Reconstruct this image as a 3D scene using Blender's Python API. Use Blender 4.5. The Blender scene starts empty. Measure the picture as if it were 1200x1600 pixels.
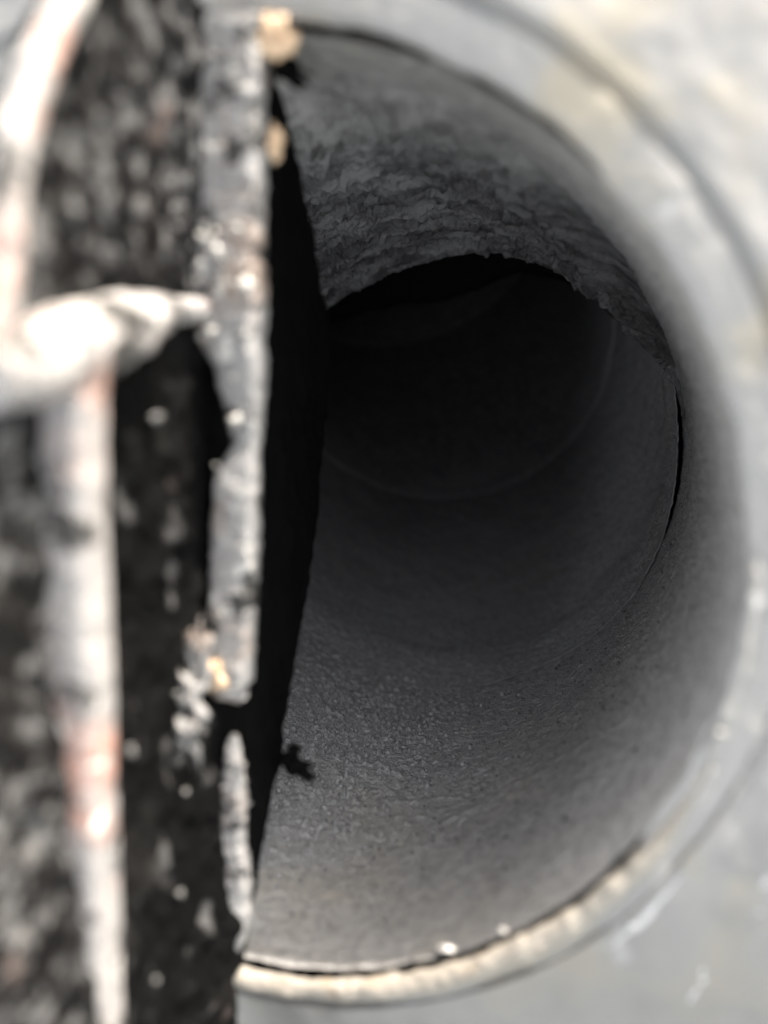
import bpy, math
import numpy as np
from mathutils import Matrix, Vector

# ------------------------------------------------------------------ camera, sky, sun, exposure
S = 0.075                      # pipe radius in metres; everything below is laid out in pipe radii
TILT = Matrix.Rotation(math.radians(-70), 4, 'X')     # the mouth faces obliquely up to the open sky
scene = bpy.context.scene
col = scene.collection

cd = bpy.data.cameras.new('camera')
cam = bpy.data.objects.new('camera', cd)
col.objects.link(cam)
cd.sensor_fit = 'HORIZONTAL'
cd.sensor_width = 36.0
cd.lens = 36.0 * 1250.0 / 1200.0
cd.clip_start = 0.002
cd.clip_end = 100.0
yaw, pitch, roll = 0.28967, -0.19559, -0.00738
fwd = Vector((-math.sin(yaw) * math.cos(pitch), math.cos(yaw) * math.cos(pitch), math.sin(pitch)))
rgt = Vector((math.cos(yaw), math.sin(yaw), 0))
upv = rgt.cross(fwd)
rgt, upv = rgt * math.cos(roll) + upv * math.sin(roll), -rgt * math.sin(roll) + upv * math.cos(roll)
rot = Matrix((rgt, upv, -fwd)).transposed().to_4x4()
cam.matrix_world = TILT @ Matrix.Translation(Vector((0.77643, -1.46988, 0.38675)) * S) @ rot
cd.dof.use_dof = True
cd.dof.focus_distance = 0.212
cd.dof.aperture_fstop = cd.lens / 4.8        # a lens opening 4.8 mm wide
scene.camera = cam

SUN_LOCAL = Vector((0.36, -0.014, 0.93)).normalized()
sun_dir = (TILT.to_3x3() @ SUN_LOCAL).normalized()
world = bpy.data.worlds.new('World')
scene.world = world
world.use_nodes = True
wn = world.node_tree.nodes
sky = wn.new('ShaderNodeTexSky')
sky.sky_type = 'NISHITA'
sky.sun_disc = False
sky.sun_elevation = math.asin(sun_dir.z)
sky.sun_rotation = math.atan2(sun_dir.x, sun_dir.y)
sky.air_density = 1.0
sky.dust_density = 1.5
bg = wn['Background']
bg.inputs['Strength'].default_value = 0.13
haze = wn.new('ShaderNodeHueSaturation')       # thin high cloud takes most of the blue out of the sky
haze.inputs['Saturation'].default_value = 0.4
world.node_tree.links.new(sky.outputs[0], haze.inputs['Color'])
world.node_tree.links.new(haze.outputs[0], bg.inputs['Color'])

sd = bpy.data.lights.new('sun', 'SUN')
sd.energy = 2.0
sd.angle = math.radians(0.6)
sd.color = (1.0, 0.96, 0.94)
sun = bpy.data.objects.new('sun', sd)
col.objects.link(sun)
sun.rotation_euler = sun_dir.to_track_quat('Z', 'Y').to_euler()
sun.location = sun_dir * 2

scene.view_settings.view_transform = 'Standard'
scene.view_settings.look = 'None'
scene.view_settings.gamma = 1.0
scene.view_settings.exposure = 2.5
scene.view_settings.use_white_balance = True      # the camera was balanced for open shade
scene.view_settings.white_balance_temperature = 7400
scene.view_settings.white_balance_tint = 10
scene.cycles.use_denoising = True
scene.cycles.max_bounces = 8
scene.cycles.diffuse_bounces = 5

# ------------------------------------------------------------------ noise
_rs = np.random.RandomState(7)
_perm = np.concatenate([_rs.permutation(256)] * 3)
_grad = _rs.normal(size=(256, 3))
_grad /= np.linalg.norm(_grad, axis=1)[:, None]


def noise(x, y, z=0.0):
    x, y, z = np.broadcast_arrays(np.asarray(x, float), np.asarray(y, float), np.asarray(z, float))
    xi, yi, zi = np.floor(x).astype(int), np.floor(y).astype(int), np.floor(z).astype(int)
    fx, fy, fz = x - xi, y - yi, z - zi
    ux, uy, uz = [f * f * f * (f * (f * 6 - 15) + 10) for f in (fx, fy, fz)]
    out = 0
    for dx in (0, 1):
        wx = ux if dx else 1 - ux
        for dy in (0, 1):
            wy = uy if dy else 1 - uy
            for dz in (0, 1):
                wz = uz if dz else 1 - uz
                h = _perm[_perm[_perm[(xi + dx) & 255] + ((yi + dy) & 255)] + ((zi + dz) & 255)]
                g = _grad[h]
                out = out + wx * wy * wz * (g[..., 0] * (fx - dx) + g[..., 1] * (fy - dy) + g[..., 2] * (fz - dz))
    return out * 1.6


def fbm(x, y, z=0.0, o=4, gain=0.5):
    a, s, t = 1.0, 0.0, 0.0
    for k in range(o):
        s = s + a * noise(np.asarray(x) * 2 ** k + 17.3 * k, np.asarray(y) * 2 ** k + 5.1 * k, np.asarray(z) * 2 ** k)
        t += a
        a *= gain
    return s / t * 1.5


def worley(x, y, seed=0):
    """distance to nearest and second nearest feature point, cell value"""
    xi, yi = np.floor(x).astype(int), np.floor(y).astype(int)
    d1 = np.full(x.shape, 9.0)
    d2 = np.full(x.shape, 9.0)
    val = np.zeros(x.shape)
    for dx in (-1, 0, 1):
        for dy in (-1, 0, 1):
            cx, cy = xi + dx, yi + dy
            h = _perm[_perm[(cx + seed) & 255] + (cy & 255)]
            h2 = _perm[h + 31]
            d = np.hypot(cx + h / 255.0 - x, cy + h2 / 255.0 - y)
            nearer = d < d1
            d2 = np.where(nearer, d1, np.minimum(d2, d))
            val = np.where(nearer, _perm[h + 77] / 255.0, val)
            d1 = np.where(nearer, d, d1)
    return d1, d2, val


def sstep(a, b, x):
    t = np.clip((np.asarray(x, float) - a) / (b - a), 0, 1)
    return t * t * (3 - 2 * t)


# ------------------------------------------------------------------ mesh helpers
def make_mesh(name, V, F, smooth=True):
    V = np.asarray(V, float).reshape(-1, 3)
    F = np.asarray(F, np.int32)
    me = bpy.data.meshes.new(name)
    me.vertices.add(len(V))
    me.vertices.foreach_set('co', (V * S).astype(np.float32).ravel())
    n, k = F.shape
    me.loops.add(n * k)
    me.loops.foreach_set('vertex_index', F.ravel())
    me.polygons.add(n)
    me.polygons.foreach_set('loop_start', np.arange(n, dtype=np.int32) * k)
    me.polygons.foreach_set('loop_total', np.full(n, k, np.int32))
    me.polygons.foreach_set('use_smooth', np.full(n, smooth))
    me.update(calc_edges=True)
    me.validate()
    return me


def grid_faces(nu, nv, closed=False, flip=False):
    """vertex index = i*nv + j"""
    i = np.arange(nu if closed else nu - 1)
    j = np.arange(nv - 1)
    I, J = np.meshgrid(i, j, indexing='ij')
    I2 = (I + 1) % nu
    f = np.stack([I * nv + J, I2 * nv + J, I2 * nv + J + 1, I * nv + J + 1], -1).reshape(-1, 4)
    return f[:, ::-1] if flip else f


def thing(name, label, cat, base, group=None):
    o = bpy.data.objects.new(name, None)
    o.empty_display_size = 0.02
    col.objects.link(o)
    o.matrix_world = TILT @ Matrix.Translation(Vector(base) * S)
    o['base'] = tuple(base)
    o['label'] = label
    o['category'] = cat
    if group:
        o['group'] = group
    return o


def part(name, V, F, mat, parent, smooth=True, origin=None, kind=None, label=None):
    b = np.array(parent['base'] if origin is None else origin)
    me = make_mesh(name, np.asarray(V, float).reshape(-1, 3) - b, F, smooth)
    me.materials.append(mat)
    o = bpy.data.objects.new(name, me)
    col.objects.link(o)
    o.parent = parent
    if kind:
        o['kind'] = kind
    if label:
        o['label'] = label
    return o


def revolve(profile, th, rfun=None):
    """profile list of (r, y); th array of angles (closed if full turn)."""
    P = np.asarray(profile, float)
    T, R = np.meshgrid(th, P[:, 0], indexing='ij')
    _, Y = np.meshgrid(th, P[:, 1], indexing='ij')
    if rfun is not None:
        R, Y = rfun(T, R, Y)
    return np.stack([R * np.cos(T), Y, R * np.sin(T)], -1)


# ------------------------------------------------------------------ materials
def new_mat(name):
    m = bpy.data.materials.new(name)
    m.use_nodes = True
    nt = m.node_tree
    return m, nt, nt.nodes['Principled BSDF']


class NB:
    def __init__(self, nt):
        self.nt = nt
        self.co = nt.nodes.new('ShaderNodeTexCoord').outputs['Object']

    def link(self, a, b):
        self.nt.links.new(a, b)

    def mapping(self, scale, loc=(0, 0, 0)):
        n = self.nt.nodes.new('ShaderNodeMapping')
        n.inputs['Scale'].default_value = scale
        n.inputs['Location'].default_value = loc
        self.link(self.co, n.inputs['Vector'])
        return n.outputs[0]

    def noise(self, scale, detail=4, rough=0.55, vec=None):
        n = self.nt.nodes.new('ShaderNodeTexNoise')
        n.inputs['Scale'].default_value = scale
        n.inputs['Detail'].default_value = detail
        n.inputs['Roughness'].default_value = rough
        self.link(vec if vec is not None else self.co, n.inputs['Vector'])
        return n.outputs['Fac']

    def voro(self, scale, feature='F1', vec=None):
        n = self.nt.nodes.new('ShaderNodeTexVoronoi')
        n.feature = feature
        n.inputs['Scale'].default_value = scale
        self.link(vec if vec is not None else self.co, n.inputs['Vector'])
        return n.outputs['Distance']

    def ramp(self, fac, stops):
        n = self.nt.nodes.new('ShaderNodeValToRGB')
        e = n.color_ramp.elements
        while len(e) < len(stops):
            e.new(0.5)
        for el, (p, c) in zip(e, stops):
            el.position = p
            el.color = (*c, 1) if len(c) == 3 else c
        self.link(fac, n.inputs[0])
        return n.outputs[0]

    def mix(self, fac, a, b, mode='MIX'):
        n = self.nt.nodes.new('ShaderNodeMix')
        n.data_type = 'RGBA'
        n.blend_type = mode
        for sock, v in ((n.inputs['Factor'], fac), (n.inputs[6], a), (n.inputs[7], b)):
            if isinstance(v, (int, float)):
                sock.default_value = v
            elif isinstance(v, tuple):
                sock.default_value = (*v, 1)
            else:
                self.link(v, sock)
        return n.outputs[2]

    def math(self, op, a, b=None):
        n = self.nt.nodes.new('ShaderNodeMath')
        n.operation = op
        for k, v in enumerate((a, b)):
            if v is None:
                continue
            if isinstance(v, (int, float)):
                n.inputs[k].default_value = v
            else:
                self.link(v, n.inputs[k])
        return n.outputs[0]

    def sep(self):
        n = self.nt.nodes.new('ShaderNodeSeparateXYZ')
        self.link(self.co, n.inputs[0])
        return n.outputs

    def rng(self, v, a, b, c=0.0, d=1.0):
        n = self.nt.nodes.new('ShaderNodeMapRange')
        n.interpolation_type = 'SMOOTHSTEP'
        for k, w in zip((1, 2, 3, 4), (a, b, c, d)):
            n.inputs[k].default_value = w
        self.link(v, n.inputs[0])
        return n.outputs[0]

    def bump(self, h, strength, dist, prev=None):
        n = self.nt.nodes.new('ShaderNodeBump')
        n.inputs['Strength'].default_value = strength
        n.inputs['Distance'].default_value = dist
        self.link(h, n.inputs['Height'])
        if prev is not None:
            self.link(prev, n.inputs['Normal'])
        return n.outputs[0]


def g(v):
    return (v, v, v)


def mat_pipe():
    m, nt, p = new_mat('sooty_pipe_steel')
    b = NB(nt)
    y = b.sep()[1]
    n1 = b.noise(35, 5)
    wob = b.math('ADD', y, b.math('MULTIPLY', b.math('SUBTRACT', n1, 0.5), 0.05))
    right_wall = b.rng(b.sep()[0], 0.030, 0.074)  # paler towards the right wall
    wob = b.math('SUBTRACT', wob, b.math('MULTIPLY', right_wall, 0.085))
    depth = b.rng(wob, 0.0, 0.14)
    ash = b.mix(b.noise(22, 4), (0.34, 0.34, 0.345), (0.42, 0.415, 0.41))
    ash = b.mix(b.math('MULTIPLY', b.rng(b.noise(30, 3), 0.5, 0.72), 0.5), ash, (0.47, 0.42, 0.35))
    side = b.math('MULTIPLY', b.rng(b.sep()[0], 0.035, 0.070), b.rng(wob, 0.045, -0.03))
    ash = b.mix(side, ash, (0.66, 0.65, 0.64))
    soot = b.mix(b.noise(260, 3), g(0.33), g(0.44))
    soot = b.mix(b.math('MULTIPLY', right_wall, 0.7), soot, g(0.58))
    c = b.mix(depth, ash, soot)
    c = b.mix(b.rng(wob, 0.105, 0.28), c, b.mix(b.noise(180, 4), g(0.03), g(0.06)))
    blot = b.rng(b.noise(520, 4, 0.65), 0.36, 0.58)
    c = b.mix(b.math('MULTIPLY', b.math('SUBTRACT', 1.0, blot), 0.45), c, g(0.16))
    speck = b.rng(b.voro(1500), 0.30, 0.12)
    c = b.mix(b.math('MULTIPLY', speck, 0.35), c, g(0.42))
    b.link(c, p.inputs['Base Color'])
    p.inputs['Roughness'].default_value = 0.62
    p.inputs['Specular IOR Level'].default_value = 0.35
    nb = b.bump(b.noise(420, 5, 0.65), 0.7, 0.0010)
    nb = b.bump(b.voro(1400), 0.6, 0.0005, nb)
    b.link(nb, p.inputs['Normal'])
    return m


def mat_crust():
    m, nt, p = new_mat('flaking_soot')
    b = NB(nt)
    y = b.sep()[1]
    streak = b.noise(1.0, 5, 0.62, b.mapping((55, 230, 55)))
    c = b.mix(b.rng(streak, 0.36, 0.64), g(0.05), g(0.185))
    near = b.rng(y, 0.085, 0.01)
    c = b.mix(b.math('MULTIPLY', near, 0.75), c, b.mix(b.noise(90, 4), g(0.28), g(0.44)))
    c = b.mix(b.math('MULTIPLY', b.rng(b.noise(900, 2), 0.6, 0.75), 0.4), c, g(0.25))
    b.link(c, p.inputs['Base Color'])
    p.inputs['Roughness'].default_value = 0.48
    p.inputs['Specular IOR Level'].default_value = 0.5
    nb = b.bump(b.noise(420, 6, 0.65), 1.0, 0.0013)
    b.link(nb, p.inputs['Normal'])
    return m


def mat_deep():
    m, nt, p = new_mat('deep_soot')
    b = NB(nt)
    c = b.mix(b.noise(180, 4), g(0.08), g(0.14))
    c = b.mix(b.math('MULTIPLY', b.rng(b.voro(480), 0.2, 0.08), 0.25), c, g(0.25))
    b.link(c, p.inputs['Base Color'])
    p.inputs['Roughness'].default_value = 0.7
    p.inputs['Specular IOR Level'].default_value = 0.3
    nb = b.bump(b.noise(260, 5, 0.6), 0.5, 0.0009)
    b.link(nb, p.inputs['Normal'])
    return m


def mat_flange():
    m, nt, p = new_mat('dusty_grey_steel')
    b = NB(nt)
    c = b.mix(b.noise(30, 5), (0.26, 0.258, 0.254), (0.345, 0.342, 0.335))
    c = b.mix(b.math('MULTIPLY', b.rng(b.noise(48, 4), 0.50, 0.66), 0.8), c, (0.36, 0.32, 0.25))
    c = b.mix(b.math('MULTIPLY', b.rng(b.noise(70, 4), 0.55, 0.68), 0.8), c, (0.22, 0.22, 0.22))
    c = b.mix(b.rng(b.noise(90, 2), 0.66, 0.72), c, (0.52, 0.52, 0.52))
    low_dark = b.rng(b.math('ADD', b.sep()[2], b.math('MULTIPLY', b.noise(25, 4), 0.05)), 0.125, 0.06)  # darker towards the bottom of the plate
    c = b.mix(b.math('MULTIPLY', low_dark, 0.8), c, b.mix(b.noise(60, 4), (0.12, 0.12, 0.118), (0.23, 0.226, 0.218)))
    b.link(c, p.inputs['Base Color'])
    p.inputs['Roughness'].default_value = 0.5
    p.inputs['Specular IOR Level'].default_value = 0.5
    nb = b.bump(b.noise(160, 5, 0.6), 0.35, 0.0008)
    b.link(nb, p.inputs['Normal'])
    return m


def mat_bead():
    m, nt, p = new_mat('cream_fire_cement')
    b = NB(nt)
    c = b.mix(b.noise(90, 4), (0.27, 0.245, 0.21), (0.37, 0.345, 0.31))
    c = b.mix(b.rng(b.noise(150, 3), 0.6, 0.7), c, (0.30, 0.23, 0.16))
    b.link(c, p.inputs['Base Color'])
    p.inputs['Roughness'].default_value = 0.75
    nb = b.bump(b.noise(400, 4), 0.6, 0.0008)
    b.link(nb, p.inputs['Normal'])
    return m


def mat_blade():
    m, nt, p = new_mat('charred_shaded_blade')
    b = NB(nt)
    y = b.sep()[1]
    char_shade = b.mix(b.noise(120, 4), g(0.002), g(0.006))  # soot black inside the mouth, deepened to carry the shade there
    ash_shade = b.mix(b.rng(b.noise(260, 5, 0.7), 0.47, 0.64), (0.008, 0.008, 0.0085), (0.14, 0.142, 0.146))
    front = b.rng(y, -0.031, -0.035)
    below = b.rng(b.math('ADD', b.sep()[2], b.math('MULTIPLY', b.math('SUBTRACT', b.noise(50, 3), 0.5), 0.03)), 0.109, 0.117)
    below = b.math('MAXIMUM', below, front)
    ash_shade = b.mix(below, b.mix(b.rng(b.noise(130, 4), 0.56, 0.68), (0.0035, 0.0036, 0.0038), (0.075, 0.076, 0.078)), ash_shade)  # face under the crossbar blackened to stand in for its shadow
    ash_shade = b.mix(b.math('MULTIPLY', b.rng(b.noise(55, 3), 0.52, 0.64), 0.85), ash_shade, g(0.008))
    ash_shade = b.mix(b.rng(b.noise(40, 3), 0.62, 0.72), ash_shade, (0.20, 0.16, 0.15))
    inside = b.rng(b.math('ADD', y, b.math('MULTIPLY', b.math('SUBTRACT', b.noise(60, 3), 0.5), 0.006)), -0.004, 0.001)
    c = b.mix(inside, ash_shade, char_shade)
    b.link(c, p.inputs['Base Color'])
    p.inputs['Roughness'].default_value = 0.75
    p.inputs['Specular IOR Level'].default_value = 0.05
    nb = b.bump(b.noise(300, 5, 0.6), 0.5, 0.0008)
    b.link(nb, p.inputs['Normal'])
    return m


def mat_bar(name, rust, pale):
    m, nt, p = new_mat(name)
    b = NB(nt)
    c = b.mix(b.noise(60, 4), (0.30, 0.30, 0.31), pale)
    c = b.mix(b.rng(b.noise(75, 4), 0.50, 0.66), c, rust)
    c = b.mix(b.rng(b.noise(130, 5, 0.65), 0.53, 0.60), c, g(0.035))
    c = b.mix(b.rng(b.noise(240, 3), 0.62, 0.68), c, (0.7, 0.69, 0.67))
    b.link(c, p.inputs['Base Color'])
    p.inputs['Roughness'].default_value = 0.45
    p.inputs['Specular IOR Level'].default_value = 0.6
    nb = b.bump(b.noise(320, 6, 0.65), 0.9, 0.0016)
    b.link(nb, p.inputs['Normal'])
    return m


def mat_flat(name, a, c2, rough=0.6, scale=300):
    m, nt, p = new_mat(name)
    b = NB(nt)
    b.link(b.mix(b.noise(scale, 4), a, c2), p.inputs['Base Color'])
    p.inputs['Roughness'].default_value = rough
    nb = b.bump(b.noise(600, 3), 0.5, 0.0006)
    b.link(nb, p.inputs['Normal'])
    return m


M_PIPE, M_CRUST, M_DEEP = mat_pipe(), mat_crust(), mat_deep()
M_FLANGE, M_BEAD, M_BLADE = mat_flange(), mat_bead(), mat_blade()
M_BAR = mat_bar('scaled_grey_iron', (0.30, 0.24, 0.21), (0.35, 0.345, 0.34))
M_BAR2 = mat_bar('pink_rusty_iron', (0.45, 0.27, 0.23), (0.44, 0.42, 0.415))
M_RUST = mat_flat('orange_rust', (0.60, 0.38, 0.22), (0.80, 0.64, 0.48))
M_CHAR = mat_flat('black_char', g(0.003), g(0.008), 0.9)
M_CHAR.node_tree.nodes['Principled BSDF'].inputs['Specular IOR Level'].default_value = 0.05
M_SALT = mat_flat('pale_mineral_crust', (0.42, 0.41, 0.40), (0.66, 0.65, 0.63), 0.2)
M_ASH = mat_flat('grey_ash', g(0.10), g(0.24), 0.8)
M_SLEEVE = mat_flat('bare_steel_edge', (0.30, 0.29, 0.27), (0.42, 0.41, 0.38), 0.4)

TAU = 2 * math.pi

# ------------------------------------------------------------------ flue pipe
flue = thing('flue_pipe', 'round steel flue pipe with sooty inside, bending out of sight at its end', 'pipe', (0, 0.0, 0))

# near length of pipe: inner wall
NU, NV = 1000, 330
th = np.linspace(0, TAU, NU, endpoint=False)
T, Y = np.meshgrid(th, np.linspace(0, 1, NV), indexing='ij')
cx, sz = np.cos(T), np.sin(T)
y_start = 0.002 + 0.096 * sstep(0.35, 0.75, sz) + 0.006 * noise(cx * 9, sz * 9)
Y = y_start + (1.665 - y_start) * Y
R = np.full(T.shape, 1.0)
bot = np.exp(-((((T - math.radians(262) + math.pi) % TAU) - math.pi) / 0.42) ** 2) * sstep(0.25, 0.6, Y)
R -= 0.005 * fbm(cx * 4, Y * 4, sz * 4, 3)
R -= 0.0022 * fbm(cx * 26, Y * 26, sz * 26, 3)
grain = np.clip(noise(cx * 52, Y * 52, sz * 52) - 0.15, 0, 1)
R -= (0.006 + 0.020 * bot) * grain
low = sstep(0.2, -0.5, sz)
R -= 0.004 * low * np.clip(fbm(cx * 14, Y * 14, sz * 14, 3), 0, 1)
V_in = np.stack([R * cx, Y, R * sz], -1)
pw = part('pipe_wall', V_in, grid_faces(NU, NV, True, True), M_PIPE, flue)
# outside of the same pipe
prof = [(1.06, 0.045), (1.06, 1.665), (1.0, 1.672)]
Vo = revolve(prof, np.linspace(0, TAU, 128, endpoint=False))
part('pipe_jacket', Vo, grid_faces(128, 3, True), M_FLANGE, flue)

Vg = revolve([(1.05, 0.018), (1.05, 0.05), (1.05, 0.15), (1.01, 0.16)], np.linspace(0, TAU, 256, endpoint=False))  # black liner paints shade into the gap behind the collar
part('gap_shade_liner', Vg, grid_faces(256, 4, True, True), M_CHAR, flue, label='black liner added as shade in the gap between the collar and the pipe wall')

# hanging crust of soot along the ceiling
lipd = np.array([(-5, 1.0), (12, 0.995), (17.3, 0.985), (20.7, 0.962), (32.4, 0.900), (43.6, 0.884), (58.3, 0.866), (75.4, 0.842),
                 (93.3, 0.792), (110.7, 0.757), (126, 0.755), (145, 0.80), (165, 0.9), (180, 1.0)])
bnd = np.array([(0.0, 100), (0.15, 92), (0.2, 84), (0.3, 70), (0.64, 60), (1.0, 53), (1.3, 42), (1.48, 22), (1.6, -8), (2.2, -20)])
NU, NV = 1000, 560
thd = np.linspace(0, 172, NU)
v = np.linspace(0, 1, NV)
TD, Vv = np.meshgrid(thd, v, indexing='ij')
T = np.radians(TD)
ylip = 1.66 + 0.27 * sstep(22, 75, TD)
Y = 0.097 + (ylip - 0.097) * Vv
rl = np.interp(TD, lipd[:, 0], lipd[:, 1])
mask = sstep(-9, 9, TD - np.interp(Y, bnd[:, 0], bnd[:, 1]) + 7 * fbm(T * 3, Y * 3, 3.3, 3)) * sstep(176, 160, TD)
mask *= sstep(0.10, 0.34, Y + 0.05 * fbm(T * 5, Y * 5, 9.0, 2))
U = T * 0.95
ramp = 0.10 * sstep(0.1, 0.6, Y) + 0.90 * sstep(0.3, 1.0, Y / ylip) ** 1.1
thick = (1 - rl) * ramp
wx, wy = fbm(U * 4, Y * 4, 1.5, 3), fbm(U * 4, Y * 4, 8.5, 3)
# coarse streaky lumps near the mouth
lump = fbm(U * 9 + Y * 4 + 0.5 * wx, Y * 10 - U * 4 + 0.5 * wy, 2.2, 4, 0.5)
ridge = 1 - 2 * np.abs(fbm(U * 6 + Y * 3 + 0.4 * wy, Y * 13 - U * 3 + wx, 4.1, 3))
near = sstep(0.16, 0.4, Y) * sstep(1.5, 0.8, Y)
zone = sstep(0.3, 0.75, Y)
bumps = np.clip(noise(U * 20 + Y * 8 + wx, Y * 17 - U * 7 + wy, 12.0) + 0.1, 0, 1)
disp = near * (0.040 * np.clip(lump, -0.5, 1) + 0.012 * zone * ridge + 0.030 * zone * bumps)
# plates split by cracks running round the pipe, deeper in
deep = sstep(0.75, 1.15, Y)
n1 = fbm(U * 2.0 + 0.7 * wx, Y * 17 + 1.0 * wy, 31.0, 4, 0.55)
n2 = fbm(U * 4.5 + 0.7 * wy, Y * 32 + 1.0 * wx, 41.0, 4, 0.55)
c1 = np.exp(-(n1 / 0.08) ** 2)
c2 = np.exp(-(n2 / 0.09) ** 2)
disp += deep * (0.016 * (sstep(-0.06, 0.06, n1) - 0.5) - 0.020 * c1 + 0.007 * (sstep(-0.08, 0.08, n2) - 0.5) - 0.004 * c2)
disp += deep * 0.020 * np.clip(noise(U * 24 + wx, Y * 30 + wy, 6.1) + 0.05, 0, 1)
disp += (0.4 + 0.6 * deep) * 0.006 * fbm(U * 20 + wx, Y * 40 + wy, 6.6, 3)
# long open cracks
for yc, dep, wd, t0, t1, ph in ((0.86, 0.070, 0.020, 40, 118, 1.0), (0.74, 0.050, 0.017, 70, 150, 4.0), (0.945, 0.040, 0.013, 50, 150, 7.0), (0.63, 0.040, 0.015, 60, 120, 9.0)):
    ycl = yc * ylip + 0.05 * fbm(T * 2.2, ph, 0, 4, 0.6) + 0.012 * noise(T * 40, ph + 3)
    wv = wd * (1 + 0.9 * noise(T * 9, ph + 5)) * sstep(t0, t0 + 12, TD) * sstep(t1, t1 - 12, TD)
    disp -= dep * np.exp(-((Y - ycl) / np.maximum(wv, 1e-4)) ** 2)
    disp += 0.014 * sstep(ycl - 0.012, ycl + 0.005, Y) * (wv > 0.001)
disp *= 1 - 0.85 * sstep(0.92, 1.0, Vv)
fine = 0.0016 * noise(U * 120, Y * 120, 3.0) + 0.0022 * noise(U * 60, Y * 60, 5.0)
Rr = 1.004 - mask * (thick + disp + fine + 0.004)
ragged = 0.011 * fbm(T * 22, 0.7, 0, 4, 0.65) * sstep(0.9, 1.0, Vv)
Yd = Y + ragged * mask
Vc = np.stack([Rr * np.cos(T), Yd, Rr * np.sin(T)], -1)
# lip: curl back up to the wall
back = []
for k, (f, dy) in enumerate(((0.12, 0.012), (0.5, 0.02), (1.05, 0.0))):
    rb = Rr[:, -1] + (1.03 - Rr[:, -1]) * f
    back.append(np.stack([rb * np.cos(T[:, -1]), Yd[:, -1] + dy, rb * np.sin(T[:, -1])], -1))
Vc = np.concatenate([Vc, np.stack(back, 1)], 1)
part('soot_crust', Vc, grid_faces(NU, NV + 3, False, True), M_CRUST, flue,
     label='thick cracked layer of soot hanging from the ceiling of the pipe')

# inner sleeve pushed into the near pipe, open joint on the right side
NU, NV = 720, 150
th = np.linspace(0, TAU, NU, endpoint=False)
a = ((th + math.pi) % TAU) - math.pi          # -pi..pi, 0 = right
gap = -0.001 + 0.022 * np.exp(-((a - 0.02) / 0.36) ** 2) + 0.007 * np.exp(-((a + 1.08) / 0.16) ** 2)
gap += 0.008 * sstep(-1.32, -1.15, a) * sstep(0.5, 0.2, a) * (0.55 + 0.9 * noise(th * 5, 8.0))
gap *= 1 + 0.25 * noise(th * 30, 2.0)
ys = np.concatenate([[1.66, 1.628, 1.622], np.linspace(1.621, 2.03, NV - 3)])
T, Y = np.meshgrid(th, ys, indexing='ij')
rin = 0.998 - gap[:, None] + 0 * T
Rr = rin.copy()
Rr[:, 0] = rin[:, 0] + 0.006
Rr[:, 1] = rin[:, 1] + 0.006
Rr[:, 2] = rin[:, 2] + 0.003
Yw = Y + 0.02 * fbm(np.cos(T) * 2, np.sin(T) * 2, 0.3, 2)
Rr = Rr + (0.965 - Rr) * sstep(1.63, 2.0, Y)
gr = np.clip(noise(np.cos(T) * 40, Y * 40, np.sin(T) * 40), 0, 1)
Rr -= (0.006 * gr + 0.004 * fbm(np.cos(T) * 9, Y * 9, np.sin(T) * 9, 3)) * sstep(1.63, 1.68, Y)
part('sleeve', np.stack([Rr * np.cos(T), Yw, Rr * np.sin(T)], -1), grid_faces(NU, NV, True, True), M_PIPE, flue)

# gored elbow going up and to the left, then the riser
# black lump of soot hanging at the throat of the elbow
NU2, NV2 = 420, 40
tq = np.linspace(20, 168, NU2)
rq = np.interp(tq, [20, 37, 55, 70, 83, 99, 124, 142, 168], [0.99, 0.90, 0.855, 0.80, 0.68, 0.63, 0.715, 0.855, 0.99])
rq = rq + 0.012 * fbm(tq * 0.12, 0.2, 0, 4, 0.6)
sq = np.linspace(0, 1, NV2)
TQ, SQ = np.meshgrid(np.radians(tq), sq, indexing='ij')
RQ = 1.03 + (rq[:, None] - 1.03) * np.sin(SQ * math.pi) ** 0.6
YQ = 2.30 + 0.30 * SQ + 0.02 * fbm(TQ * 6, SQ * 4, 2.0, 4)
part('soot_clump', np.stack([RQ * np.cos(TQ), YQ, RQ * np.sin(TQ)], -1), grid_faces(NU2, NV2, False, True), M_CHAR, flue,
     label='black lump of soot hanging at the throat of the bend')
bdir = np.array([-0.47, 0, 0.883])
rings = [(np.array([0, 2.0, 0.0]), 0.0, 0.965), (np.array([-0.228, 2.945, 0.427]), 20.0, 0.955),
         (np.array([-0.62, 3.55, 1.16]), 48.0, 0.95), (np.array([-1.15, 3.82, 2.15]), 76.0, 0.95),
         (np.array([-3.3, 3.9, 6.2]), 88.0, 0.95)]


def ring_pts(c, phi, r, n):
    ph = math.radians(phi)
    nrm = np.array([0, math.cos(ph), 0]) + math.sin(ph) * bdir
    e1 = np.cross(nrm, bdir * math.cos(ph) - np.array([0, math.sin(ph), 0]))
    e2 = np.cross(e1, nrm)
    t = np.linspace(0, TAU, n, endpoint=False)
    return c + r * (np.cos(t)[:, None] * e1 + np.sin(t)[:, None] * e2)


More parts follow.
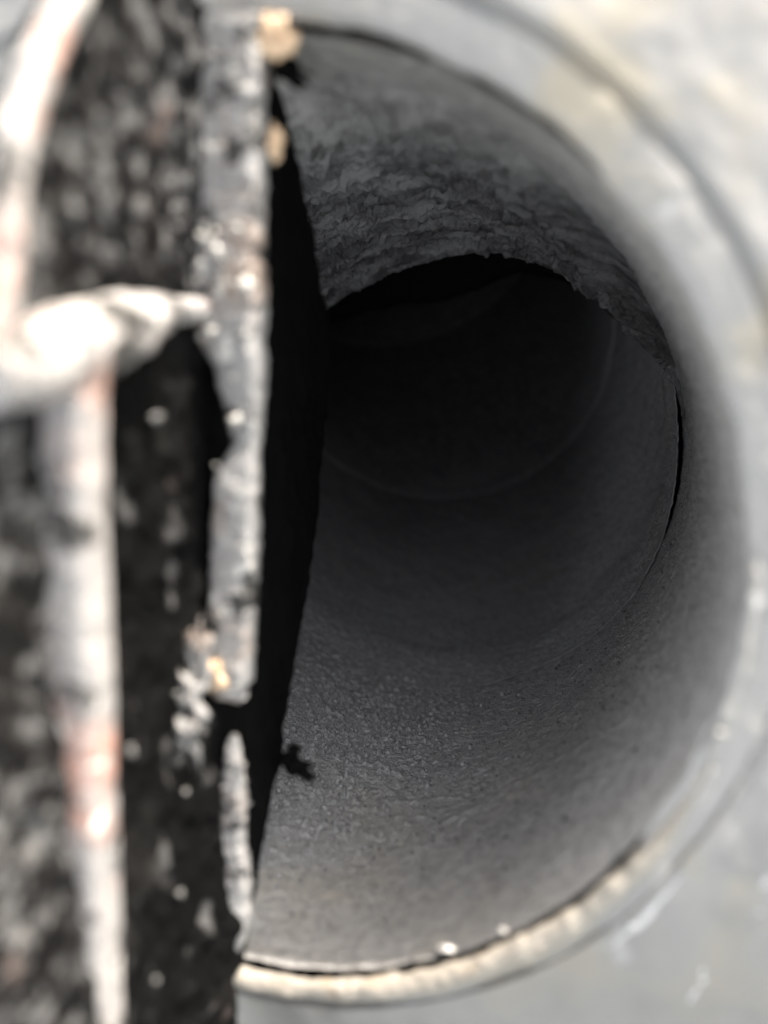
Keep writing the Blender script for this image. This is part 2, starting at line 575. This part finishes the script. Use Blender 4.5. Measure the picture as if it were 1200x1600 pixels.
for k in range(4):
    n, m = 400, 90
    A = ring_pts(*rings[k][:2], rings[k][2] - (0.012 if k else 0), n)
    B = ring_pts(*rings[k + 1], n)
    s = np.linspace(0, 1, m)
    P = A[:, None] * (1 - s[None, :, None]) + B[:, None] * s[None, :, None]
    cen = rings[k][0] * (1 - s[:, None]) + rings[k + 1][0] * s[:, None]
    if k == 0:      # ease out of the straight length instead of a kink
        ease = np.maximum(s ** 1.7, 0) - s
        lat = (rings[1][0] - rings[0][0]) * np.array([1, 0, 1])
        P = P + ease[None, :, None] * lat
        cen = cen + ease[:, None] * lat
    rad = P - cen[None]
    rad /= np.linalg.norm(rad, axis=-1, keepdims=True)
    d = 0.008 * fbm(P[..., 0] * 7, P[..., 1] * 7, P[..., 2] * 7, 4) + 0.005 * np.clip(noise(P[..., 0] * 40, P[..., 1] * 40, P[..., 2] * 40), 0, 1)
    P = P - rad * d[..., None]
    if k:      # folded lip of the seam
        lip = A + (A - rings[k][0]) * 0.03
        P = np.concatenate([lip[:, None], P], 1)
        m += 1
    part('elbow_segment' if k < 3 else 'riser', P, grid_faces(n, m, True), M_PIPE, flue)
Vj = []
for (c0, ph0, r0) in [(np.array([0, 1.5, 0.0]), 0.0, 1.04)] + rings:
    Vj.append(ring_pts(c0, ph0, 1.05, 96))
part('elbow_light_seal', np.stack(Vj, 1), grid_faces(96, len(Vj), True, True), M_FLANGE, flue)  # unseen outer shell, added to stop sunlight leaking in at the joints
cap = ring_pts(rings[4][0], rings[4][1], 1.05, 64)
part('cap', np.vstack([cap, rings[4][0][None] + np.array([[0, 0, 0.3]])]),
     np.array([(i, (i + 1) % 64, 64) for i in range(64)]), M_DEEP, flue)

# ------------------------------------------------------------------ flange with collar and cement
fl = thing('flange_plate', 'pale grey dusty steel plate with round mouth and raised collar', 'plate', (0, 0, -1.6))
n = 360
th = np.linspace(0, TAU, n, endpoint=False)


def out_r(T):      # rounded square outline
    return 2.1 / (np.abs(np.cos(T)) ** 6 + np.abs(np.sin(T)) ** 6) ** (1 / 6)


ss = np.concatenate([[0.0], np.linspace(0.0, 1, 140) ** 1.3])
T, Sg = np.meshgrid(th, ss, indexing='ij')
Rr = 1.084 + (out_r(T) - 1.084) * Sg
gm = sstep(-0.45, 0.25, np.sin(T) + 0.3 * np.cos(T))
Yf = -0.014 + 0.13 * (Rr - 1.10) + 0.006 * fbm(Rr * np.cos(T) * 3, Rr * np.sin(T) * 3, 1.1, 4) + 0.004 * fbm(Rr * np.cos(T) * 14, Rr * np.sin(T) * 14, 4.1, 3)
Yf += 0.02 * gm * np.exp(-((Rr - 1.094) / 0.009) ** 2)
Yf[:, 0] = 0.06
Vf = np.stack([Rr * np.cos(T), Yf, Rr * np.sin(T)], -1)
bk = np.stack([out_r(th) * np.cos(th), np.full(n, 0.30), out_r(th) * np.sin(th)], -1)
Vf = np.concatenate([Vf, bk[:, None], Vf[:, :1] + np.array([0, 0.005, 0])], 1)
part('plate', Vf, grid_faces(n, len(ss) + 2, True), M_FLANGE, fl)

prof = [(1.07, 0.07), (1.05, 0.034), (1.004, 0.014), (0.992, 0.004), (0.993, -0.006), (1.002, -0.012), (1.03, -0.013), (1.06, -0.012),
        (1.080, -0.009), (1.088, 0.002), (1.09, 0.05)]
prof = np.array(prof)
tt = np.linspace(0, len(prof) - 1, 44)
prof2 = np.stack([np.interp(tt, np.arange(len(prof)), prof[:, 0]), np.interp(tt, np.arange(len(prof)), prof[:, 1])], 1)


def wob(T, R, Y):
    k = fbm(np.cos(T) * 6 + R * 3, np.sin(T) * 6, Y * 20, 4)
    k2 = noise(np.cos(T) * 40, np.sin(T) * 40, R * 40)
    R = R + 0.042 * sstep(-0.45, -0.75, np.sin(T)) * sstep(1.06, 1.0, R)
    return R + 0.011 * k * (R < 1.08), Y - 0.006 * k - 0.002 * k2


part('collar_ring', revolve(prof2, np.linspace(0, TAU, 720, endpoint=False), wob), grid_faces(720, len(prof2), True), M_FLANGE, fl)


def bead(name, t0, t1, r0, y0, rad, mat, seed, parent, minr=0.15, dr=0.0):
    nn, mm = 420, 20
    t = np.radians(np.linspace(t0, t1, nn))
    s = np.linspace(0, TAU, mm, endpoint=False)
    Tm, Sm = np.meshgrid(t, s, indexing='ij')
    env = np.clip(1 + 0.35 * fbm(t * 6, seed, 0, 4, 0.5), minr, 1.6)
    env *= np.minimum(1, np.minimum(np.linspace(0, 1, nn), np.linspace(1, 0, nn)) * 14 + 0.05)
    if t1 - t0 > 50:
        env *= 1 - 0.75 * sstep(0.70, 1.0, np.linspace(0, 1, nn))
    rr = rad * env[:, None] * (1 + 0.25 * fbm(Tm * 22, np.cos(Sm) * 0.9 + seed, np.sin(Sm) * 0.9, 3))
    Rm = r0 + dr * (t[:, None] - t[0]) / (t[-1] - t[0]) + rr * np.cos(Sm)
    Ym = y0 + 0.85 * rr * np.sin(Sm)
    V = np.stack([Rm * np.cos(Tm), Ym, Rm * np.sin(Tm)], -1)
    return part(name, V, grid_faces(nn, mm, False).tolist() if False else ring_faces(nn, mm), mat, parent)


def ring_faces(nn, mm):
    I, J = np.meshgrid(np.arange(nn - 1), np.arange(mm), indexing='ij')
    J2 = (J + 1) % mm
    return np.stack([I * mm + J, I * mm + J2, (I + 1) * mm + J2, (I + 1) * mm + J], -1).reshape(-1, 4)


bead('cement_bead', -101, -19, 1.046, -0.010, 0.0240, M_BEAD, 2.0, fl, 0.8, -0.022)
bead('cement_bead', -16, 2, 1.008, -0.014, 0.012, M_FLANGE, 5.0, fl, 0.2)
bead('cement_smear', -19, -16, 1.012, -0.02, 0.010, M_FLANGE, 8.0, fl, 0.2)

# ------------------------------------------------------------------ damper blade
bl = thing('damper_blade', 'corroded charred damper blade standing open across the pipe mouth', 'damper', (0, 0, -1.0))


def xface(z):
    z = np.clip(z, -1.35, 1.35)
    return -0.055 + 0.06 * np.clip(z, -1.2, 1.2) ** 2 + 0.015 * z


# right side outline deep in the pipe: (z, y)
far = np.array([(-1.7, -0.12), (-1.25, -0.09), (-1.02, -0.03), (-0.981, 0.015), (-0.786, 0.177), (-0.533, 0.375), (-0.234, 0.581), (-0.05, 0.655), (0.119, 0.698), (0.25, 0.725), (0.374, 0.736),
                (0.481, 0.72), (0.562, 0.645), (0.713, 0.541), (0.843, 0.432), (0.94, 0.33), (0.985, 0.25), (1.01, -0.03), (1.4, -0.09)])
nearo = np.array([(-1.7, -0.52), (-1.1, -0.64), (-0.6, -0.70), (-0.2, -0.70), (0.2, -0.66), (0.45, -0.585), (0.57, -0.565), (0.66, -0.54), (0.78, -0.485), (0.91, -0.405), (1.1, -0.29), (1.25, -0.20)])
NZ, NY = 640, 300
zz = np.linspace(-1.7, 1.25, NZ)
yf = np.interp(zz, far[:, 0], far[:, 1]) + 0.010 * fbm(zz * 12, 0.4, 0, 4, 0.6) + 0.006 * noise(zz * 60, 1.4)
yf += 0.055 * np.exp(-((zz + 0.66) / 0.016) ** 2) + 0.03 * np.exp(-((zz + 0.62) / 0.02) ** 2)
yf = np.where(zz > 1.0, np.minimum(yf, -0.06), yf)
yf = np.where(zz < -1.0, np.minimum(yf, -0.06), yf)
yn = np.interp(zz, nearo[:, 0], nearo[:, 1]) + 0.012 * fbm(zz * 9, 4.4, 0, 4, 0.6)
q = np.linspace(0, 1, NY)
Z, Q = np.meshgrid(zz, q, indexing='ij')
Yb = yn[:, None] * (1 - Q) + yf[:, None] * Q
X = xface(Z)
out = sstep(0.05, -0.05, Yb)
top = sstep(0.35, 0.5, Z)
rough = 0.020 * fbm(Yb * 10, Z * 5, 1.0, 5, 0.6) + 0.012 * np.clip(noise(Yb * 30, Z * 14, 2.0), -0.2, 1)
lumps = 0.03 * np.clip(noise(Yb * 17, Z * 13, 7.0) - 0.30, 0, 1) + 0.02 * np.clip(noise(Yb * 30, Z * 26, 9.0) - 0.30, 0, 1)
X1 = X + rough * (0.35 + 0.65 * out) + lumps * out * (1 - 0.3 * top)
X0 = X - 0.035 + 0.008 * fbm(Yb * 8, Z * 8, 11.0, 3)
front = np.stack([X1, Yb, Z], -1)
backs = np.stack([X0, Yb, Z], -1)
Vb = np.concatenate([front.reshape(-1, 3), backs.reshape(-1, 3)])
f1 = grid_faces(NZ, NY, False, True)
f2 = grid_faces(NZ, NY, False) + NZ * NY
idx = np.arange(NZ * NY).reshape(NZ, NY)
edges = []
for line in (idx[:, 0], idx[::-1, -1], idx[-1, :], idx[0, ::-1]):
    edges.append(np.stack([line[:-1], line[1:], line[1:] + NZ * NY, line[:-1] + NZ * NY], -1))
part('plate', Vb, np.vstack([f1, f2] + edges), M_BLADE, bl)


def loft(name, spine, mat, parent, amp=0.12, freq=16, seed=0.0, m=28, steps=320, square=2.6, label=None):
    """spine rows: cx, cy, cz, half width along a, half width along b; a = x axis, b = y axis (upright bars)"""
    sp = np.array(spine, float)
    L = np.concatenate([[0], np.cumsum(np.linalg.norm(np.diff(sp[:, :3], axis=0), axis=1))])
    t = np.linspace(0, L[-1], steps)
    D = np.stack([np.interp(t, L, sp[:, k]) for k in range(5)], 1)
    c = D[:, :3]
    tan = np.gradient(c, axis=0)
    tan /= np.linalg.norm(tan, axis=1, keepdims=True)
    upright = abs(tan[steps // 2, 2]) > 0.7
    ref = np.array([0, 1.0, 0]) if upright else np.array([0, 0, 1.0])
    ax = np.cross(ref, tan)
    ax /= np.linalg.norm(ax, axis=1, keepdims=True)
    if ax[steps // 2, 0] < 0:
        ax = -ax
    by = np.cross(tan, ax)
    s = np.linspace(0, TAU, m, endpoint=False)
    cs = np.sign(np.cos(s)) * np.abs(np.cos(s)) ** (2 / square)
    sn = np.sign(np.sin(s)) * np.abs(np.sin(s)) ** (2 / square)
    off = ax[:, None] * (cs[None, :, None] * D[:, None, 3:4]) + by[:, None] * (sn[None, :, None] * D[:, None, 4:5])
    P = c[:, None] + off
    nz = fbm(P[..., 0] * freq + seed, P[..., 1] * freq, P[..., 2] * freq, 4, 0.6)
    nz2 = np.clip(noise(P[..., 0] * freq * 3 + seed, P[..., 1] * freq * 3, P[..., 2] * freq * 3) - 0.1, 0, 1)
    P = c[:, None] + off * (1 + amp * nz + amp * 1.4 * nz2)[..., None]
    V = np.vstack([P.reshape(-1, 3), c[:1], c[-1:]])
    F = ring_faces(steps, m)
    N = steps * m
    tri1 = np.array([(N, (j + 1) % m, j, j) for j in range(m)])
    F = F.tolist() + [(N, j, (j + 1) % m) for j in range(m)] + [(N + 1, N - m + (j + 1) % m, N - m + j) for j in range(m)]
    b = np.array(parent['base'])
    me = bpy.data.meshes.new(name)
    me.from_pydata(((V - b) * S).tolist(), [], F)
    me.polygons.foreach_set('use_smooth', np.full(len(me.polygons), True))
    me.update()
    me.materials.append(mat)
    o = bpy.data.objects.new(name, me)
    col.objects.link(o)
    o.parent = parent
    if label:
        o['label'] = label
    return o


def bar_rows(rows, cy, depth):
    out = []
    for xl, xr, z in rows:
        w = (xr - xl)
        out.append(((xl + xr) / 2 - 0.008, cy, z, w * 0.47, depth * min(1, w / 0.09)))
    return out


shaft_top = [(-0.010, 0.129, 0.99), (-0.015, 0.126, 0.905), (-0.029, 0.114, 0.686), (-0.046, 0.106, 0.476), (-0.036, 0.104, 0.43), (0.002, 0.102, 0.38),
             (0.018, 0.093, 0.28), (0.031, 0.084, 0.204), (-0.012, 0.081, 0.126), (-0.030, 0.066, -0.062), (-0.045, 0.052, -0.202), (-0.050, 0.043, -0.29), (-0.046, 0.040, -0.318), (-0.02, 0.036, -0.330), (0.012, 0.034, -0.350)]
loft('shaft', bar_rows(shaft_top, 0.0, 0.035), M_BAR, bl, 0.10, 22, 1.0, square=5.0, label='scaly grey upright bar along the middle of the blade')
shaft_low = [(-0.010, 0.006, -0.435), (-0.022, 0.012, -0.47), (-0.036, 0.02, -0.575), (-0.045, 0.012, -0.70), (-0.055, 0.02, -0.78), (-0.076, 0.016, -0.90), (-0.080, -0.01, -0.985)]
loft('shaft_stub', bar_rows(shaft_low, 0.0, 0.035), M_BAR, bl, 0.14, 22, 3.0, square=4.0, label='lower stub of the upright bar, eaten to a point')
rib = [(-0.085, 0.04, 0.37), (-0.085, 0.033, 0.326), (-0.107, 0.018, 0.146), (-0.112, 0.011, -0.065), (-0.127, -0.002, -0.294), (-0.135, -0.013, -0.538), (-0.156, -0.028, -0.803), (-0.165, -0.035, -1.2)]
loft('rib', bar_rows([(a + 0.006, b_ + 0.012, z) for a, b_, z in rib], -0.45, 0.040), M_BAR2, bl, 0.03, 9, 5.0, square=4.0, label='pinkish rusty upright rib near the front edge of the blade')
cb = [(-0.03, -0.02, 0.475, 0.035, 0.022), (-0.035, -0.13, 0.468, 0.042, 0.024), (-0.03, -0.21, 0.457, 0.055, 0.036), (-0.025, -0.30, 0.437, 0.06, 0.050), (-0.025, -0.38, 0.415, 0.06, 0.058),
      (-0.02, -0.45, 0.40, 0.065, 0.058), (-0.02, -0.52, 0.372, 0.06, 0.048), (-0.02, -0.62, 0.36, 0.05, 0.045)]
loft('crossbar', cb, M_BAR2, bl, 0.14, 9, 7.0, steps=160, label='lumpy sunlit ledge joining the two upright bars')

rim = [(-0.035 + 0.06 * z * z, y + 0.012, z, 0.026, 0.020) for z, y in ((0.40, -0.60), (0.50, -0.57), (0.57, -0.565), (0.66, -0.54), (0.78, -0.485), (0.91, -0.405), (1.1, -0.29), (1.22, -0.22))]
loft('rim', rim, M_BAR2, bl, 0.10, 9, 9.0, steps=160, label='sunlit pale rim along the upper front edge of the blade')

# flakes and crumbs stuck to the blade
rs = np.random.RandomState(3)


def blob_mesh(n=10, m=8, seed=0, amp=0.35):
    t = np.linspace(0, TAU, n, endpoint=False)
    p = np.linspace(0.0, math.pi, m)
    Tm, Pm = np.meshgrid(t, p, indexing='ij')
    D = np.stack([np.sin(Pm) * np.cos(Tm), np.sin(Pm) * np.sin(Tm), np.cos(Pm)], -1)
    r = 1 + amp * noise(D[..., 0] * 1.6 + seed * 3.7, D[..., 1] * 1.6, D[..., 2] * 1.6) + 0.5 * amp * noise(D[..., 0] * 4 + seed, D[..., 1] * 4, D[..., 2] * 4)
    r = np.clip(r, 0.3, 2.0)
    return (D * r[..., None]).reshape(-1, 3), grid_faces(n, m, True)


def flake(name, pos, size, mat, parent, seed, rotv=None):
    V, F = blob_mesh(26, 20, seed, 1.4)
    V = V * np.array(size)
    if rotv:
        R3 = np.array(Matrix.Rotation(rotv[0], 3, 'X') @ Matrix.Rotation(rotv[1], 3, 'Y') @ Matrix.Rotation(rotv[2], 3, 'Z'))
        V = V @ R3.T
    return part(name, V + np.array(pos), F, mat, parent)


flake('rust_flake', (0.142, -0.01, 0.952), (0.019, 0.012, 0.022), M_RUST, bl, 1)
flake('rust_flake', (0.166, 0.0, 0.935), (0.012, 0.010, 0.014), M_RUST, bl, 14, (0, 0.6, 0))
flake('rust_flake', (0.130, 0.01, 0.775), (0.012, 0.012, 0.019), M_RUST, bl, 2)
flake('rust_flake', (-0.030, -0.04, -0.275), (0.022, 0.012, 0.024), M_RUST, bl, 3)
flake('rust_flake', (-0.040, -0.085, -0.235), (0.022, 0.016, 0.060), M_BAR, bl, 4, (0.1, 0.25, 0))
flake('rust_flake', (-0.048, -0.135, -0.37), (0.022, 0.016, 0.045), M_BAR, bl, 5, (0.1, -0.3, 0))
flake('rust_flake', (-0.045, -0.125, -0.29), (0.030, 0.018, 0.036), M_BAR, bl, 8, (0.1, -0.3, 0))
flake('char_flake', (0.100, 0.12, 0.945), (0.042, 0.03, 0.016), M_CHAR, bl, 6, (0, 0.45, 0))
flake('char_flake', (0.03, 0.25, -0.635), (0.034, 0.02, 0.013), M_CHAR, bl, 7, (0, 0.55, 0))
flake('char_flake', (0.015, 0.25, -0.605), (0.018, 0.02, 0.015), M_CHAR, bl, 9, (0, -0.4, 0))


def crumbs(name, n, fn, mat, parent, seed):
    r = np.random.RandomState(seed)
    Vs, Fs, o = [], [], 0
    for k in range(n):
        pos, size = fn(r)
        V, F = blob_mesh(9, 7, r.uniform(0, 50), 1.1)
        V = V * size * r.uniform(0.7, 1.3, 3) + pos
        Vs.append(V)
        Fs.append(F + o)
        o += len(V)
    return part(name, np.vstack(Vs), np.vstack(Fs), mat, parent, kind='stuff')


def on_shaft(r):
    z = r.choice([r.normal(0.50, 0.06), r.uniform(-0.3, 0.95)], p=[0.85, 0.15])
    return np.array([r.uniform(-0.02, 0.09), -0.042 + r.uniform(-0.006, 0.004), z]), r.choice([r.uniform(0.002, 0.005), r.uniform(0.005, 0.012)], p=[0.75, 0.25])


def on_shaft_edge(r):
    z = r.uniform(-0.95, 0.9)
    xr = np.interp(z, [-0.985, -0.9, -0.575, -0.31, -0.062, 0.204, 0.476, 0.9], [-0.01, 0.016, 0.02, 0.04, 0.066, 0.084, 0.106, 0.126])
    return np.array([xr - 0.010, r.uniform(-0.02, 0.03), z]), r.uniform(0.002, 0.006)


crumbs('mineral_crumbs', 60, on_shaft, M_SALT, bl, 1)
crumbs('edge_crumbs', 12, on_shaft_edge, M_BAR, bl, 2)


def on_face(r):
    z, y = r.uniform(-1.0, 0.32), r.uniform(-0.36, -0.06)
    return np.array([xface(z) + 0.008 + r.uniform(0, 0.01), y, z]), r.uniform(0.004, 0.012)


crumbs('ash_crumbs', 7, on_face, M_ASH, bl, 4)

M_SMEAR = mat_flat('pale_smear', (0.42, 0.42, 0.43), (0.60, 0.60, 0.61), 0.5, 120)
for pts, w in ((((1.10, -0.52), (1.05, -0.66), (1.0, -0.76), (0.96, -0.88)), 0.020), (((0.93, -0.58), (0.86, -0.70), (0.80, -0.78)), 0.010), (((0.965, -0.36), (0.93, -0.45)), 0.014)):
    loft('weld_streak', [(x, -0.006 + 0.13 * (math.hypot(x, z) - 1.10), z, w * (0.15 if k in (0, len(pts) - 1) else 1), 0.008) for k, (x, z) in enumerate(pts)], M_SMEAR, fl, 0.6, 12, 13.0, steps=120)



def grit(name, n, seed, th0, dth, y0, y1, lo, hi, mat):
    r = np.random.RandomState(seed)
    Vs, Fs, o = [], [], 0
    for k in range(n):
        t = math.radians(r.normal(th0, dth))
        y = r.uniform(y0, y1)
        size = lo + (hi - lo) * r.uniform() ** 3
        V, F = blob_mesh(6, 5, r.uniform(0, 50), 0.9)
        V = V * size * r.uniform(0.6, 1.4, 3) + np.array([0.995 * math.cos(t), y, 0.995 * math.sin(t)])
        Vs.append(V)
        Fs.append(F + o)
        o += len(V)
    part(name, np.vstack(Vs), np.vstack(Fs), mat, flue, kind='stuff')


M_GRIT = mat_flat('soot_grit', g(0.18), g(0.55), 0.4, 500)
grit('soot_grit', 1400, 5, 264, 11, 0.25, 1.5, 0.0025, 0.009, M_GRIT)
grit('soot_dust', 1100, 6, 285, 34, 0.15, 1.9, 0.0018, 0.006, M_ASH)

# ------------------------------------------------------------------ loose crumbs on the collar
def loose(name, label, pos, size, seed):
    t = thing(name, label, 'crumb', pos, 'loose crumbs on the collar')
    V, F = blob_mesh(18, 12, seed, 0.4)
    part('lump', V * np.array(size) + np.array(pos), F, M_SALT, t)


loose('cement_crumb', 'flat pale crumb on the lower edge of the pipe mouth, left of two', (0.47, 0.01, -0.868), (0.018, 0.012, 0.006), 12)
loose('cement_crumb', 'round pale crumb on the lower edge of the pipe mouth, right of two', (0.59, 0.005, -0.795), (0.009, 0.008, 0.006), 15)
